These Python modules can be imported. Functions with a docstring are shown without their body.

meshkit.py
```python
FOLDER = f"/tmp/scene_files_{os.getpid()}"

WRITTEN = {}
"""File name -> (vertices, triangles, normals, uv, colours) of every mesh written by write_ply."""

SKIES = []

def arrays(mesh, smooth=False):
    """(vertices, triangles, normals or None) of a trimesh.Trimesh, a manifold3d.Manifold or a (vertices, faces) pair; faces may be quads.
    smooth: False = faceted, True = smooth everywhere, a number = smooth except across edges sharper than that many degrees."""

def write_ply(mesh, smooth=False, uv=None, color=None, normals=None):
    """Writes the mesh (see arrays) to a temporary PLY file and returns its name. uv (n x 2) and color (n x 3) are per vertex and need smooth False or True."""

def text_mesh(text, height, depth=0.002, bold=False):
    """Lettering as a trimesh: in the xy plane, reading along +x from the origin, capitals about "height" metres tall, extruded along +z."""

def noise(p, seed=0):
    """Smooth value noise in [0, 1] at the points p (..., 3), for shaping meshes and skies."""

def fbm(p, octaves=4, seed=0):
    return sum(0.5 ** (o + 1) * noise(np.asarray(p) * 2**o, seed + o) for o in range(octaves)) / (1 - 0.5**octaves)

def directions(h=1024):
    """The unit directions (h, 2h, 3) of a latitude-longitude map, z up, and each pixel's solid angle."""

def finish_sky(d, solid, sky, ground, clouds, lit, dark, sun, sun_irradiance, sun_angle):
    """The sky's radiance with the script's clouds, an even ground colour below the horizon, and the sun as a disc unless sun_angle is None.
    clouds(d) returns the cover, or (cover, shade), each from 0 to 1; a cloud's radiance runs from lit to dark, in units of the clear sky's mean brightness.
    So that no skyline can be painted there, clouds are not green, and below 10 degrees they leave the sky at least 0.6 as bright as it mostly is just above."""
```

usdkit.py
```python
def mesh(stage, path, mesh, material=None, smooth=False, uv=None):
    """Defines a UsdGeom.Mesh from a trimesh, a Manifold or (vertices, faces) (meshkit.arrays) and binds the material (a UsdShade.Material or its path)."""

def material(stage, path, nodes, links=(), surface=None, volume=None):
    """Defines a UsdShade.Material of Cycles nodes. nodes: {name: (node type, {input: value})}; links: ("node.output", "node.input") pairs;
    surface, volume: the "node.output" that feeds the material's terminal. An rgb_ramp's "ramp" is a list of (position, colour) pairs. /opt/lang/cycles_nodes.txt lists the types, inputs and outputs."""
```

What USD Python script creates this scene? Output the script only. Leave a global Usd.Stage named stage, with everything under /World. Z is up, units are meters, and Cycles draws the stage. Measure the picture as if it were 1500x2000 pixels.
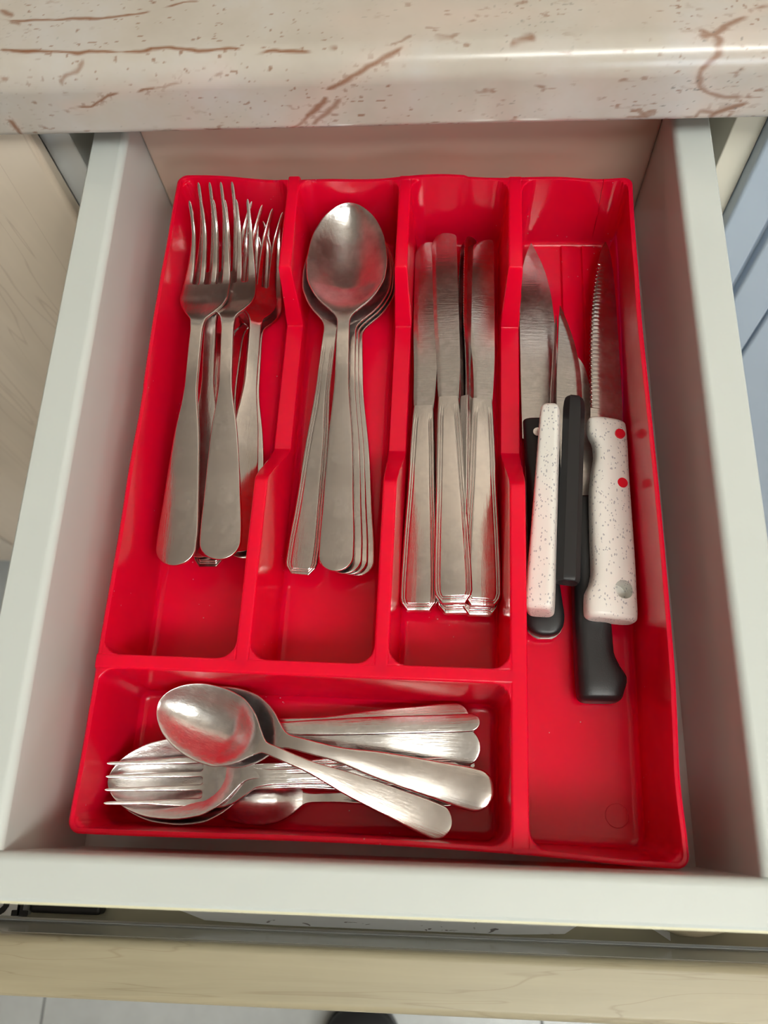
import math
import numpy as np
import trimesh
import manifold3d as m3
from scipy.interpolate import PchipInterpolator as Pchip
from shapely.geometry import Polygon
import usdkit, meshkit
from pxr import Usd, UsdGeom, UsdLux, UsdShade, Gf, Sdf, Vt

stage = Usd.Stage.CreateInMemory()
UsdGeom.SetStageUpAxis(stage, UsdGeom.Tokens.z)
UsdGeom.SetStageMetersPerUnit(stage, 1.0)
UsdGeom.Xform.Define(stage, '/World')
UsdGeom.Scope.Define(stage, '/World/Looks')
rng = np.random.default_rng(7)

# ------------------------------------------------------------------ camera
cam = UsdGeom.Camera.Define(stage, '/World/Camera')
EYE = (0.023480744, 0.012696384, 0.311916800)
A, B, C = 0.3614200271, 0.0599636413, 0.0300374889
Rx = np.array([[1, 0, 0], [0, math.cos(A), -math.sin(A)], [0, math.sin(A), math.cos(A)]])
Ry = np.array([[math.cos(B), 0, math.sin(B)], [0, 1, 0], [-math.sin(B), 0, math.cos(B)]])
Rz = np.array([[math.cos(C), -math.sin(C), 0], [math.sin(C), math.cos(C), 0], [0, 0, 1]])
R = Rz @ Ry @ Rx
M = np.eye(4); M[:3, :3] = R.T; M[3, :3] = EYE
cam.AddTransformOp().Set(Gf.Matrix4d(M.tolist()))
cam.CreateHorizontalApertureAttr(5.4)
cam.CreateVerticalApertureAttr(7.2)
cam.CreateFocalLengthAttr(5.4 * 1625.378 / 1500)
cam.CreateClippingRangeAttr(Gf.Vec2f(0.01, 50))
cam.CreateFStopAttr(2.2)
cam.CreateFocusDistanceAttr(0.385)
cam.CreateExposureAttr(0.50)

# ------------------------------------------------------------------ lights
LAMP_X, LAMP_Y, LAMP_Z = 0.66, -0.62, 1.36
LAMP_STRENGTH = 13.0          # the glowing diffuser of the ceiling lamp, built with the room below
win_light = UsdLux.RectLight.Define(stage, '/World/window_daylight')
win_light.AddTranslateOp().Set(Gf.Vec3d(1.15, -2.30, 0.62))
win_light.AddRotateXOp().Set(90)
win_light.CreateWidthAttr(1.1)
win_light.CreateHeightAttr(0.9)
win_light.CreateIntensityAttr(4.2)
win_light.CreateColorAttr(Gf.Vec3f(0.80, 0.91, 1.0))
dome = UsdLux.DomeLight.Define(stage, '/World/sky')
dome.CreateIntensityAttr(0.15)
dome.CreateColorAttr(Gf.Vec3f(0.85, 0.92, 1.0))


# ------------------------------------------------------------------ scene helpers
USED = {}


def numbered(parent, name):
    k = (parent, name)
    n = USED.get(k, 0)
    USED[k] = n + 1
    return name if n == 0 else f'{name}_{n:03d}'


def path_of(o):
    return str(o.GetPath()) if o is not None else '/World'


def tag(o, label=None, cat=None, group=None, kind=None):
    for k, v in (('label', label), ('category', cat), ('group', group), ('kind', kind)):
        if v:
            o.SetCustomDataByKey(k, v)
    return o


def thing(name, label=None, cat=None, loc=(0, 0, 0), group=None, matrix=None, kind=None):
    p = '/World/' + numbered('/World', name)
    x = UsdGeom.Xform.Define(stage, p)
    if matrix is None:
        matrix = np.eye(4)
        matrix[3, :3] = loc
    x.AddTransformOp().Set(Gf.Matrix4d(np.asarray(matrix).tolist()))
    return tag(x.GetPrim(), label, cat, group, kind)


def obj(name, mesh, mat, parent=None, smooth=False, primvar=None):
    par = path_of(parent)
    p = par + '/' + numbered(par, name)
    m = usdkit.mesh(stage, p, mesh, mat, smooth=smooth)
    if primvar is not None:
        for k, v in primvar.items():
            UsdGeom.PrimvarsAPI(m).CreatePrimvar(k, Sdf.ValueTypeNames.Color3fArray, 'vertex').Set(Vt.Vec3fArray.FromNumpy(np.asarray(v, np.float32)))
    return m.GetPrim()


def copy_of(src, label, matrix, group=None, cat=None):
    was = src.GetCustomData()
    base = src.GetName()
    p = '/World/' + numbered('/World', base)
    x = UsdGeom.Xform.Define(stage, p)
    x.GetPrim().GetReferences().AddInternalReference(src.GetPath())
    x.ClearXformOpOrder()
    op = x.GetPrim().GetAttribute('xformOp:transform')
    UsdGeom.Xformable(x).MakeMatrixXform().Set(Gf.Matrix4d(np.asarray(matrix).tolist()))
    x.GetPrim().SetInstanceable(True)
    return tag(x.GetPrim(), label, cat or was['category'], group or was.get('group'))


def box(x0, x1, y0, y1, z0, z1, r=0.0):
    """Box, its edges chamfered and rounded by r."""
    if r <= 0:
        b = trimesh.creation.box((x1 - x0, y1 - y0, z1 - z0))
        b.apply_translation(((x0 + x1) / 2, (y0 + y1) / 2, (z0 + z1) / 2))
        return b
    s = m3.Manifold.sphere(r, 16)
    return m3.Manifold.batch_hull([s.translate((x, y, z)) for x in (x0 + r, x1 - r) for y in (y0 + r, y1 - r) for z in (z0 + r, z1 - r)])


def profile_sweep(poly, length, axis, start):
    """Extrude a 2D profile: axis 'x': profile is (y,z); axis 'y': profile is (x,z)."""
    m = trimesh.creation.extrude_polygon(Polygon(poly), length, engine='earcut')
    v = m.vertices.copy()
    if axis == 'x':
        m.vertices = np.c_[start + v[:, 2], v[:, 0], v[:, 1]]
    else:
        m.vertices = np.c_[v[:, 0], start + length - v[:, 2], v[:, 1]]
    m.fix_normals()
    return m


def arc(cx, cy, r, a0, a1, n=8):
    a = np.radians(np.linspace(a0, a1, n))
    return np.c_[cx + r * np.cos(a), cy + r * np.sin(a)]


# ------------------------------------------------------------------ materials
def mat(name, nodes, links=(), surface='p.BSDF'):
    return usdkit.material(stage, '/World/Looks/' + name, nodes, links, surface=surface)


def plain(name, color, rough=0.5, spec=0.5, metal=0.0, coat=0.0, bump=0.0, bump_scale=400, mottling=0.0):
    nodes = {'p': ('principled_bsdf', dict(base_color=color, roughness=rough, specular_ior_level=spec, metallic=metal, coat_weight=coat, coat_roughness=0.08))}
    links = []
    if bump or mottling:
        nodes['g'] = ('geometry', {})
    if bump:
        nodes['n'] = ('noise_texture', dict(scale=bump_scale, detail=3))
        nodes['b'] = ('bump', dict(strength=bump, distance=0.001))
        links += [('g.position', 'n.vector'), ('n.fac', 'b.height'), ('b.normal', 'p.normal')]
    if mottling:
        nodes['n2'] = ('noise_texture', dict(scale=14, detail=5, roughness=0.6))
        nodes['r2'] = ('rgb_ramp', dict(ramp=[(0.3, tuple(c * (1 - mottling) for c in color)), (0.7, color)]))
        links += [('g.position', 'n2.vector'), ('n2.fac', 'r2.fac'), ('r2.color', 'p.base_color')]
    return mat(name, nodes, links)


def steel(name, color=(0.70, 0.655, 0.625), rough=(0.11, 0.24), scratch=0.25, spec_scale=(900, 60, 900)):
    nodes = {
        'tc': ('texture_coordinate', {}),
        'mp': ('mapping', dict(scale=spec_scale)),
        'n': ('noise_texture', dict(scale=1.0, detail=4, roughness=0.6)),
        'n2': ('noise_texture', dict(scale=45, detail=4, roughness=0.55)),
        'mr': ('map_range', dict(from_min=0.3, from_max=0.7, to_min=rough[0], to_max=rough[1], clamp=True)),
        'b': ('bump', dict(strength=scratch, distance=0.00025)),
        'rc': ('rgb_ramp', dict(ramp=[(0.25, tuple(c * 0.88 for c in color)), (0.65, color)])),
        'p': ('principled_bsdf', dict(base_color=color, metallic=1.0, specular_ior_level=0.5)),
    }
    links = [('tc.object', 'mp.vector'), ('mp.vector', 'n.vector'), ('tc.object', 'n2.vector'), ('n2.fac', 'mr.value'), ('mr.result', 'p.roughness'),
             ('n.fac', 'b.height'), ('b.normal', 'p.normal'), ('n2.fac', 'rc.fac'), ('rc.color', 'p.base_color')]
    return mat(name, nodes, links)


STEEL = steel('polished_steel')
STEEL_BOWL = steel('brushed_bowl_steel', (0.78, 0.76, 0.745), (0.19, 0.32), 0.5, (700, 250, 700))
STEEL_SCR = steel('scratched_steel', (0.70, 0.675, 0.655), (0.14, 0.30), 0.5)
STEEL_BLADE = steel('blade_steel', (0.56, 0.53, 0.51), (0.16, 0.28), 0.3, (120, 1200, 900))

RED = mat('red_plastic', {
    'g': ('geometry', {}),
    'n': ('noise_texture', dict(scale=9, detail=5, roughness=0.6)),
    'mr': ('map_range', dict(from_min=0.3, from_max=0.7, to_min=0.12, to_max=0.24, clamp=True)),
    'n3': ('noise_texture', dict(scale=230, detail=3)),
    'b': ('bump', dict(strength=0.05, distance=0.0006)),
    'v': ('voronoi_texture', dict(scale=260, randomness=1.0)),
    'lt': ('math', dict(math_type='less_than', value2=0.075)),
    'n4': ('noise_texture', dict(scale=26, detail=2)),
    'gt': ('math', dict(math_type='greater_than', value2=0.60)),
    'mu': ('math', dict(math_type='multiply')),
    'mx': ('mix', dict(color1=(0.97, 0.002, 0.028), color2=(0.90, 0.30, 0.30))),
    'p': ('principled_bsdf', dict(specular_ior_level=0.28, subsurface_weight=0.45, subsurface_radius=(1.0, 0.04, 0.04), subsurface_scale=0.0055)),
}, [('g.position', 'n.vector'), ('n.fac', 'mr.value'), ('mr.result', 'p.roughness'), ('g.position', 'n3.vector'), ('n3.fac', 'b.height'), ('b.normal', 'p.normal'),
    ('g.position', 'v.vector'), ('v.distance', 'lt.value1'), ('g.position', 'n4.vector'), ('n4.fac', 'gt.value1'), ('lt.value', 'mu.value1'), ('gt.value', 'mu.value2'), ('mu.value', 'mx.fac'), ('mx.color', 'p.base_color')])

CREAM = plain('cream_lacquer', (0.585, 0.615, 0.58), 0.28, 0.5, bump=0.04, bump_scale=160)
SHADED_BACK = plain('shaded_back_tan', (0.50, 0.385, 0.30), 0.4)  # worktop shade and red bounce put into the drawer back panel's colour
CREAM_EDGE = plain('cream_worn_edge', (0.70, 0.66, 0.46), 0.4)
CREAM_D = plain('grey_lining', (0.50, 0.48, 0.42), 0.12)
MELAMINE = plain('beige_melamine', (0.76, 0.70, 0.58), 0.45, 0.4)
TAN = plain('tan_cabinet_front', (0.74, 0.63, 0.53), 0.45)
MELAMINE_W = plain('white_melamine', (0.84, 0.83, 0.80), 0.4, 0.4)
DARK_IN = plain('olive_interior', (0.42, 0.39, 0.28), 0.6)
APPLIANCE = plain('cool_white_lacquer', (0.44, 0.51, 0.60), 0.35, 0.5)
PLINTH = plain('plinth_beige', (0.66, 0.58, 0.48), 0.5)
WALL = plain('wall_paint', (0.60, 0.51, 0.43), 0.85, 0.2)
CEIL = plain('ceiling_paint', (0.86, 0.79, 0.72), 0.9, 0.2)
TILE = plain('grey_floor_tile', (0.56, 0.58, 0.57), 0.3, 0.5, mottling=0.2)
GROUT = plain('dark_grout', (0.16, 0.155, 0.15), 0.9)
BLACK = plain('black_plastic', (0.012, 0.012, 0.013), 0.40, 0.5, bump=0.05, bump_scale=1500)
BLACK_RUB = plain('black_rubber', (0.02, 0.02, 0.022), 0.6, 0.4)
PAPER = mat('scribbled_paper', {
    'g': ('geometry', {}), 'mp': ('mapping', dict(scale=(90, 300, 1))), 'n': ('noise_texture', dict(scale=1, detail=3, distortion=1.5)),
    'r': ('rgb_ramp', dict(ramp=[(0.0, (0.86, 0.87, 0.89)), (0.66, (0.86, 0.87, 0.89)), (0.70, (0.25, 0.22, 0.22))])),
    'p': ('principled_bsdf', dict(roughness=0.7))},
    [('g.position', 'mp.vector'), ('mp.vector', 'n.vector'), ('n.fac', 'r.fac'), ('r.color', 'p.base_color')])
CARTON = plain('grey_carton', (0.72, 0.73, 0.72), 0.5)
INK = plain('black_ink', (0.01, 0.01, 0.01), 0.5)
RED_DOT = plain('red_rivet', (0.72, 0.01, 0.025), 0.3)
HOLE = plain('hole_grey', (0.34, 0.33, 0.29), 0.6)


def speckled():
    return mat('speckled_white_plastic', {
        'tc': ('texture_coordinate', {}),
        'mp': ('mapping', dict(scale=(1.0, 0.6, 1.0))),
        'nd': ('noise_texture', dict(scale=300, detail=2)),
        'ad': ('vector_math', dict(math_type='multiply_add', vector2=(0.0022, 0.0022, 0.0022))),
        'v': ('voronoi_texture', dict(scale=760, randomness=1.0)),
        'lt': ('math', dict(math_type='less_than', value2=0.27)),
        'n': ('noise_texture', dict(scale=230, detail=2)),
        'gt': ('math', dict(math_type='greater_than', value2=0.44)),
        'mu': ('math', dict(math_type='multiply')),
        'm2': ('math', dict(math_type='multiply', value2=0.6)),
        'mx': ('mix', dict(color1=(0.80, 0.775, 0.715), color2=(0.22, 0.22, 0.26))),
        'p': ('principled_bsdf', dict(roughness=0.33)),
    }, [('tc.object', 'mp.vector'), ('mp.vector', 'nd.vector'), ('nd.color', 'ad.vector1'), ('mp.vector', 'ad.vector3'), ('ad.vector', 'v.vector'), ('v.distance', 'lt.value1'),
        ('mp.vector', 'n.vector'), ('n.fac', 'gt.value1'), ('lt.value', 'mu.value1'), ('gt.value', 'mu.value2'), ('mu.value', 'm2.value1'), ('m2.value', 'mx.fac'), ('mx.color', 'p.base_color')])


SPECK = speckled()


def wood(name, base, dark, scale, rot=(0, 0, 0), rough=0.4):
    return mat(name, {
        'g': ('geometry', {}),
        'mp': ('mapping', dict(scale=scale, rotation=rot)),
        'n': ('noise_texture', dict(scale=1, detail=6, roughness=0.6, distortion=0.8)),
        'r': ('rgb_ramp', dict(ramp=[(0.25, dark), (0.5, base), (0.8, tuple(min(1, c * 1.12) for c in base))])),
        'mp2': ('mapping', dict(scale=tuple(s * 0.55 for s in scale), rotation=rot)),
        'n2': ('noise_texture', dict(scale=1, detail=2, roughness=0.5, distortion=2.5)),
        'a': ('math', dict(math_type='subtract', value2=0.5)),
        'ab': ('math', dict(math_type='absolute')),
        'r2': ('rgb_ramp', dict(ramp=[(0.0, (0.80, 0.76, 0.73)), (0.009, (1, 1, 1)), (1.0, (1, 1, 1))])),
        'mx': ('mix', dict(mix_type='multiply', fac=0.75)),
        'p': ('principled_bsdf', dict(roughness=rough)),
    }, [('g.position', 'mp.vector'), ('mp.vector', 'n.vector'), ('n.fac', 'r.fac'), ('g.position', 'mp2.vector'), ('mp2.vector', 'n2.vector'), ('n2.fac', 'a.value1'), ('a.value', 'ab.value1'),
        ('ab.value', 'r2.fac'), ('r.color', 'mx.color1'), ('r2.color', 'mx.color2'), ('mx.color', 'p.base_color')])


DOOR_WOOD = wood('pale_wood_door', (0.80, 0.67, 0.53), (0.73, 0.60, 0.465), (20, 20, 2.2), (0.0, 0.25, 0.0))
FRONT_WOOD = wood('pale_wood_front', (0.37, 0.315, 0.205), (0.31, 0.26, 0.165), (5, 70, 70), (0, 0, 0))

COUNTER = mat('marbled_laminate', {
    'g': ('geometry', {}),
    'at': ('attribute', dict(attribute='vein')),
    'sep': ('separate_color', {}),
    'n': ('noise_texture', dict(scale=11, detail=6, roughness=0.62)),
    'r': ('rgb_ramp', dict(ramp=[(0.28, (0.45, 0.395, 0.325)), (0.5, (0.515, 0.465, 0.40)), (0.72, (0.56, 0.545, 0.53))])),
    'mx1': ('mix', dict(color2=(0.25, 0.115, 0.06))),
    'mx2': ('mix', dict(color2=(0.13, 0.125, 0.11))),
    'mx3': ('mix', dict(color2=(0.66, 0.50, 0.42))),
    'p': ('principled_bsdf', dict(roughness=0.2, specular_ior_level=0.5)),
}, [('g.position', 'n.vector'), ('n.fac', 'r.fac'), ('at.color', 'sep.color'), ('r.color', 'mx3.color1'), ('sep.b', 'mx3.fac'), ('mx3.color', 'mx1.color1'), ('sep.r', 'mx1.fac'),
    ('mx1.color', 'mx2.color1'), ('sep.g', 'mx2.fac'), ('mx2.color', 'p.base_color')])

# ------------------------------------------------------------------ the room
FLOOR_Z = -0.82
obj('floor', box(-3.5, 2.0, -2.2, 0.95, FLOOR_Z - 0.05, FLOOR_Z - 0.003), GROUT)
tag(stage.GetPrimAtPath('/World/floor'), kind='structure', label='grey tiled kitchen floor below the drawers', cat='floor')
floor_prim = stage.GetPrimAtPath('/World/floor')
for i in range(-2, 3):
    for j in range(-2, 2):
        x0, y0 = -0.453 + 0.6 * i, -0.56 + 0.6 * j
        if x0 > 1.0 or y0 > 0.6:
            continue
        obj('floor_tile', box(x0 + 0.0015, x0 + 0.5985, y0 + 0.0015, y0 + 0.5985, FLOOR_Z - 0.004, FLOOR_Z), TILE, floor_prim)
for nm, b, m_ in (('wall_back', (-3.5, 2.0, 0.93, 0.98, FLOOR_Z, 1.6), CEIL), ('wall_left', (-3.55, -3.5, -2.2, 0.95, FLOOR_Z, 1.6), WALL), ('wall_right', (2.0, 2.05, -2.2, 0.95, FLOOR_Z, 1.6), WALL),
                  ('ceiling', (-3.5, 2.0, -2.2, 0.95, 1.6, 1.65), CEIL)):
    tag(obj(nm, box(*b), m_), kind='structure')
# front wall (behind the viewer) with an opening for the window
wx0, wx1, wz0, wz1 = 0.55, 1.75, 0.12, 1.12
wr = trimesh.util.concatenate([box(-3.5, wx0, -2.25, -2.2, FLOOR_Z, 1.6), box(wx1, 2.0, -2.25, -2.2, FLOOR_Z, 1.6), box(wx0, wx1, -2.25, -2.2, FLOOR_Z, wz0), box(wx0, wx1, -2.25, -2.2, wz1, 1.6)])
tag(obj('wall_front', wr, WALL), kind='structure')
w1 = thing('window_1', kind='structure')
FRAME = plain('white_window_frame', (0.75, 0.75, 0.73), 0.4)
for b in ((wx0, wx0 + .05, wz0, wz1), (wx1 - .05, wx1, wz0, wz1), (wx0, wx1, wz0, wz0 + .05), (wx0, wx1, wz1 - .05, wz1), (1.125, 1.175, wz0, wz1)):
    obj('window_frame', box(b[0], b[1], -2.245, -2.205, b[2], b[3]), FRAME, w1)
# ceiling lamp: a shallow dish and rim; its light is the disk light just under it
cl = thing('ceiling_lamp', 'long flat white ceiling lamp over the kitchen floor', 'lamp')
GLOW = mat('lamp_diffuser', {'e': ('emission', dict(color=(0.95, 0.99, 0.95), strength=LAMP_STRENGTH))}, surface='e.emission')
obj('diffuser', box(LAMP_X - .58, LAMP_X + .58, LAMP_Y - .14, LAMP_Y + .14, LAMP_Z, LAMP_Z + .12), GLOW, cl)
for sx_ in (-1, 1):
    obj('end_cap', box(LAMP_X + sx_ * .595 - .0145, LAMP_X + sx_ * .595 + .0145, LAMP_Y - .15, LAMP_Y + .15, LAMP_Z - .01, LAMP_Z + .13, .003), FRAME, cl, smooth=30)
    obj('bracket', box(LAMP_X + sx_ * .45 - .02, LAMP_X + sx_ * .45 + .02, LAMP_Y - .02, LAMP_Y + .02, LAMP_Z + .1205, 1.6), FRAME, cl)

# ------------------------------------------------------------------ worktop with a rounded front edge
CT0, CT1, CY = 0.0165, 0.0555, 0.310            # underside, top, front
prof = np.vstack([[[0.90, CT0]], [[CY + 0.012, CT0]], arc(CY + 0.007, CT0 + 0.006, 0.0062, 262, 190, 8), arc(CY + 0.0125, CT1 - 0.0125, 0.0125, 178, 92, 14), [[0.92, CT1]]])


def counter():
    # arc-length resampled strip of the visible front and top, finely meshed so that the laminate's print can follow it
    s = np.r_[0, np.cumsum(np.linalg.norm(np.diff(prof, axis=0), axis=1))]
    a = np.interp(0.0, [0], [0])
    s_front = s[1]
    seg = np.r_[np.linspace(0, s_front, 4)[:-1], np.arange(s_front, s_front + 0.185, 0.0007), np.linspace(s_front + 0.19, s[-1], 8)]
    yy, zz = np.interp(seg, s, prof[:, 0]), np.interp(seg, s, prof[:, 1])
    xs = np.r_[np.linspace(-1.2, -0.27, 8)[:-1], np.arange(-0.27, 0.27, 0.0008), np.linspace(0.271, 1.2, 8)]
    X, S = np.meshgrid(xs, seg)
    Y, Z = np.meshgrid(xs, yy)[1], np.meshgrid(xs, zz)[1]
    v = np.stack([X, Y, Z], -1).reshape(-1, 3)
    nr, nc = X.shape
    i = np.arange(nr * nc).reshape(nr, nc)
    f = np.concatenate([np.stack([i[:-1, :-1], i[:-1, 1:], i[1:, 1:]], -1).reshape(-1, 3), np.stack([i[:-1, :-1], i[1:, 1:], i[1:, :-1]], -1).reshape(-1, 3)])
    # print: q = (x, t) with t the distance over the surface from the lower front edge
    t = S - s_front
    q = np.stack([X, t], -1)
    def n2(sx, st, seed, o=4):
        return meshkit.fbm(np.stack([X * sx, t * st, np.zeros_like(X) + seed * 3.7], -1), o, seed)
    wx, wt = (n2(45, 90, 3) - .5) * 0.016, (n2(45, 90, 9) - .5) * 0.009
    px, pt = X + wx, t + wt
    fine = n2(600, 600, 21, 2)
    brk = n2(70, 160, 33, 3)
    vein, dark, warm = np.zeros_like(X), np.zeros_like(X), np.zeros_like(X)
    def line(pts, w, k=1.0, gap=0.45, soft=0.0, spread=0.0):
        nonlocal vein, warm
        pts = np.asarray(pts, float)
        d = np.full(X.shape, 9.0)
        for a_, b_ in zip(pts[:-1], pts[1:]):
            ab = b_ - a_
            u = np.clip(((px - a_[0]) * ab[0] + (pt - a_[1]) * ab[1]) / (ab @ ab), 0, 1)
            d = np.minimum(d, np.hypot(px - a_[0] - u * ab[0], pt - a_[1] - u * ab[1]))
        m_ = np.clip(1.3 - d / (w * (0.35 + 1.3 * brk)), 0, 1) * np.clip((brk - gap) * 9 + .3, 0, 1)
        vein = np.maximum(vein, k * m_)
        if spread:
            sp = np.clip(1 - d / spread, 0, 1) * (fine > 0.60) * (brk > 0.42)
            vein = np.maximum(vein, 0.75 * k * sp)
            warm = np.maximum(warm, 0.35 * np.clip(1 - d / (spread * 1.6), 0, 1))
    VEINS(line)
    sp = np.clip((n2(420, 750, 41, 2) - 0.70) * 20, 0, 1) * np.clip((n2(16, 22, 43, 3) - 0.40) * 7, 0, 1)
    vein = np.maximum(vein, 0.75 * sp)
    bl = np.clip((n2(120, 260, 45, 3) - 0.655) * 16, 0, 1) * np.clip((n2(23, 30, 53, 2) - 0.45) * 8, 0, 1)
    vein = np.maximum(vein, 0.65 * bl * (0.4 + fine))
    right = np.clip((X - 0.03) / 0.05, 0, 1) * np.clip((0.17 - X) / 0.03, 0, 1)
    dk = np.clip((n2(620, 820, 61, 2) - 0.735) * 22, 0, 1) * np.clip((n2(26, 30, 63, 3) - 0.44) * 8, 0, 1)
    dark = 0.75 * dk * (0.35 + 0.65 * right)
    warm = np.maximum(warm, 0.5 * np.clip((n2(14, 30, 71, 4) - .52) * 4, 0, 1))
    edge = np.clip((0.268 - np.abs(X)) / 0.02, 0, 1) * np.clip((0.183 - t) / 0.02, 0, 1)      # the print ends with the fine mesh
    col = np.stack([vein * edge, dark * edge, warm * edge], -1).reshape(-1, 3)
    return v, f, col


def VEINS(line):
    # front face spans t = 0 .. 0.02, the round edge to about 0.04, the top beyond
    line([(-0.1685, 0.0541), (-0.1433, 0.0540), (-0.1204, 0.0528), (-0.0980, 0.0533), (-0.0733, 0.0512), (-0.0512, 0.0500), (-0.0228, 0.0493)], 0.0008, 1.00, 0.30)
    line([(-0.1722, 0.0729), (-0.1581, 0.0723), (-0.1372, 0.0726), (-0.1166, 0.0735), (-0.1032, 0.0760), (-0.0875, 0.0790)], 0.0008, 0.95, 0.34)
    line([(-0.1456, 0.0285), (-0.1348, 0.0293), (-0.1248, 0.0355), (-0.1015, 0.0371)], 0.0008, 0.95, 0.33, spread=0.004)
    line([(-0.1015, 0.0371), (-0.0830, 0.0391), (-0.0714, 0.0418)], 0.0006, 0.50, 0.45, spread=0.006)
    line([(0.0053, 0.0498), (-0.0076, 0.0440), (-0.0213, 0.0353), (-0.0338, 0.0211), (-0.0482, 0.0106)], 0.0013, 0.85, 0.38, spread=0.006)
    line([(-0.0148, 0.0339), (-0.0270, 0.0208), (-0.0388, 0.0104)], 0.0011, 0.70, 0.42, spread=0.005)
    line([(-0.1348, 0.0501), (-0.1394, 0.0455), (-0.1445, 0.0423)], 0.0009, 0.60, 0.40)
    line([(-0.1772, 0.0193), (-0.1786, 0.0126), (-0.1793, 0.0058)], 0.0012, 0.90, 0.32, spread=0.003)
    line([(0.1597, 0.0667), (0.1488, 0.0625), (0.1357, 0.0553), (0.1271, 0.0520)], 0.0016, 0.75, 0.38, spread=0.004)
    line([(0.1278, 0.0542), (0.1342, 0.0500), (0.1346, 0.0449), (0.1338, 0.0394)], 0.0020, 0.75, 0.36, spread=0.004)
    line([(0.1335, 0.0378), (0.1367, 0.0263), (0.1439, 0.0234), (0.1527, 0.0226)], 0.0014, 0.70, 0.40, spread=0.005)
    line([(0.1273, 0.0098), (0.1352, 0.0170), (0.1422, 0.0154)], 0.0013, 0.70, 0.42, spread=0.006)
    line([(0.1406, 0.0065), (0.1435, 0.0146), (0.1538, 0.0194)], 0.0018, 0.85, 0.36, spread=0.006)
    line([(0.1517, 0.0192), (0.1540, 0.0109)], 0.0012, 0.60, 0.40, spread=0.004)
    line([(0.0521, 0.0501), (0.0564, 0.0509), (0.0616, 0.0517)], 0.0020, 0.80, 0.30)
    line([(0.0202, 0.0589), (0.0342, 0.0636)], 0.0008, 0.60, 0.38)
    line([(0.0009, 0.0524), (0.0078, 0.0559)], 0.0008, 0.60, 0.38)
    line([(0.0364, 0.0665), (0.0552, 0.0723)], 0.0013, 0.65, 0.42)
    line([(-0.1721, 0.0783), (-0.1659, 0.0764)], 0.0020, 0.80, 0.30)
    line([(-0.1649, 0.0714), (-0.1613, 0.0709)], 0.0018, 0.70, 0.30)


v, f, col = counter()
ct = thing('countertop', 'cream marbled laminate worktop with rusty veins and a rounded front edge', 'countertop')
tag(ct)
obj('worktop', (v, f), COUNTER, ct, smooth=True, primvar={'vein': col})
obj('underside', box(-1.2, 1.2, CY + 0.013, 0.92, CT0 + 0.0005, CT0 + 0.03), MELAMINE, ct)

# ------------------------------------------------------------------ cabinets
dc = thing('drawer_cabinet', 'cabinet carcass holding the open cutlery drawer under the worktop', 'cabinet')
obj('side_panel', box(-0.184, -0.168, 0.340, 0.90, -0.70, CT0 - 0.001, 0.0008), MELAMINE_W, dc, smooth=30)
obj('side_panel', box(0.1665, 0.1815, 0.340, 0.90, -0.70, CT0 - 0.001, 0.0008), MELAMINE, dc, smooth=30)
obj('back_panel', box(-0.168, 0.1665, 0.885, 0.895, -0.70, CT0 - 0.001), DARK_IN, dc)
obj('base_panel', box(-0.168, 0.1665, 0.345, 0.885, -0.70, -0.685), DARK_IN, dc)
obj('plinth', box(-0.184, 0.1815, 0.40, 0.415, FLOOR_Z, -0.70), PLINTH, dc)

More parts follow.
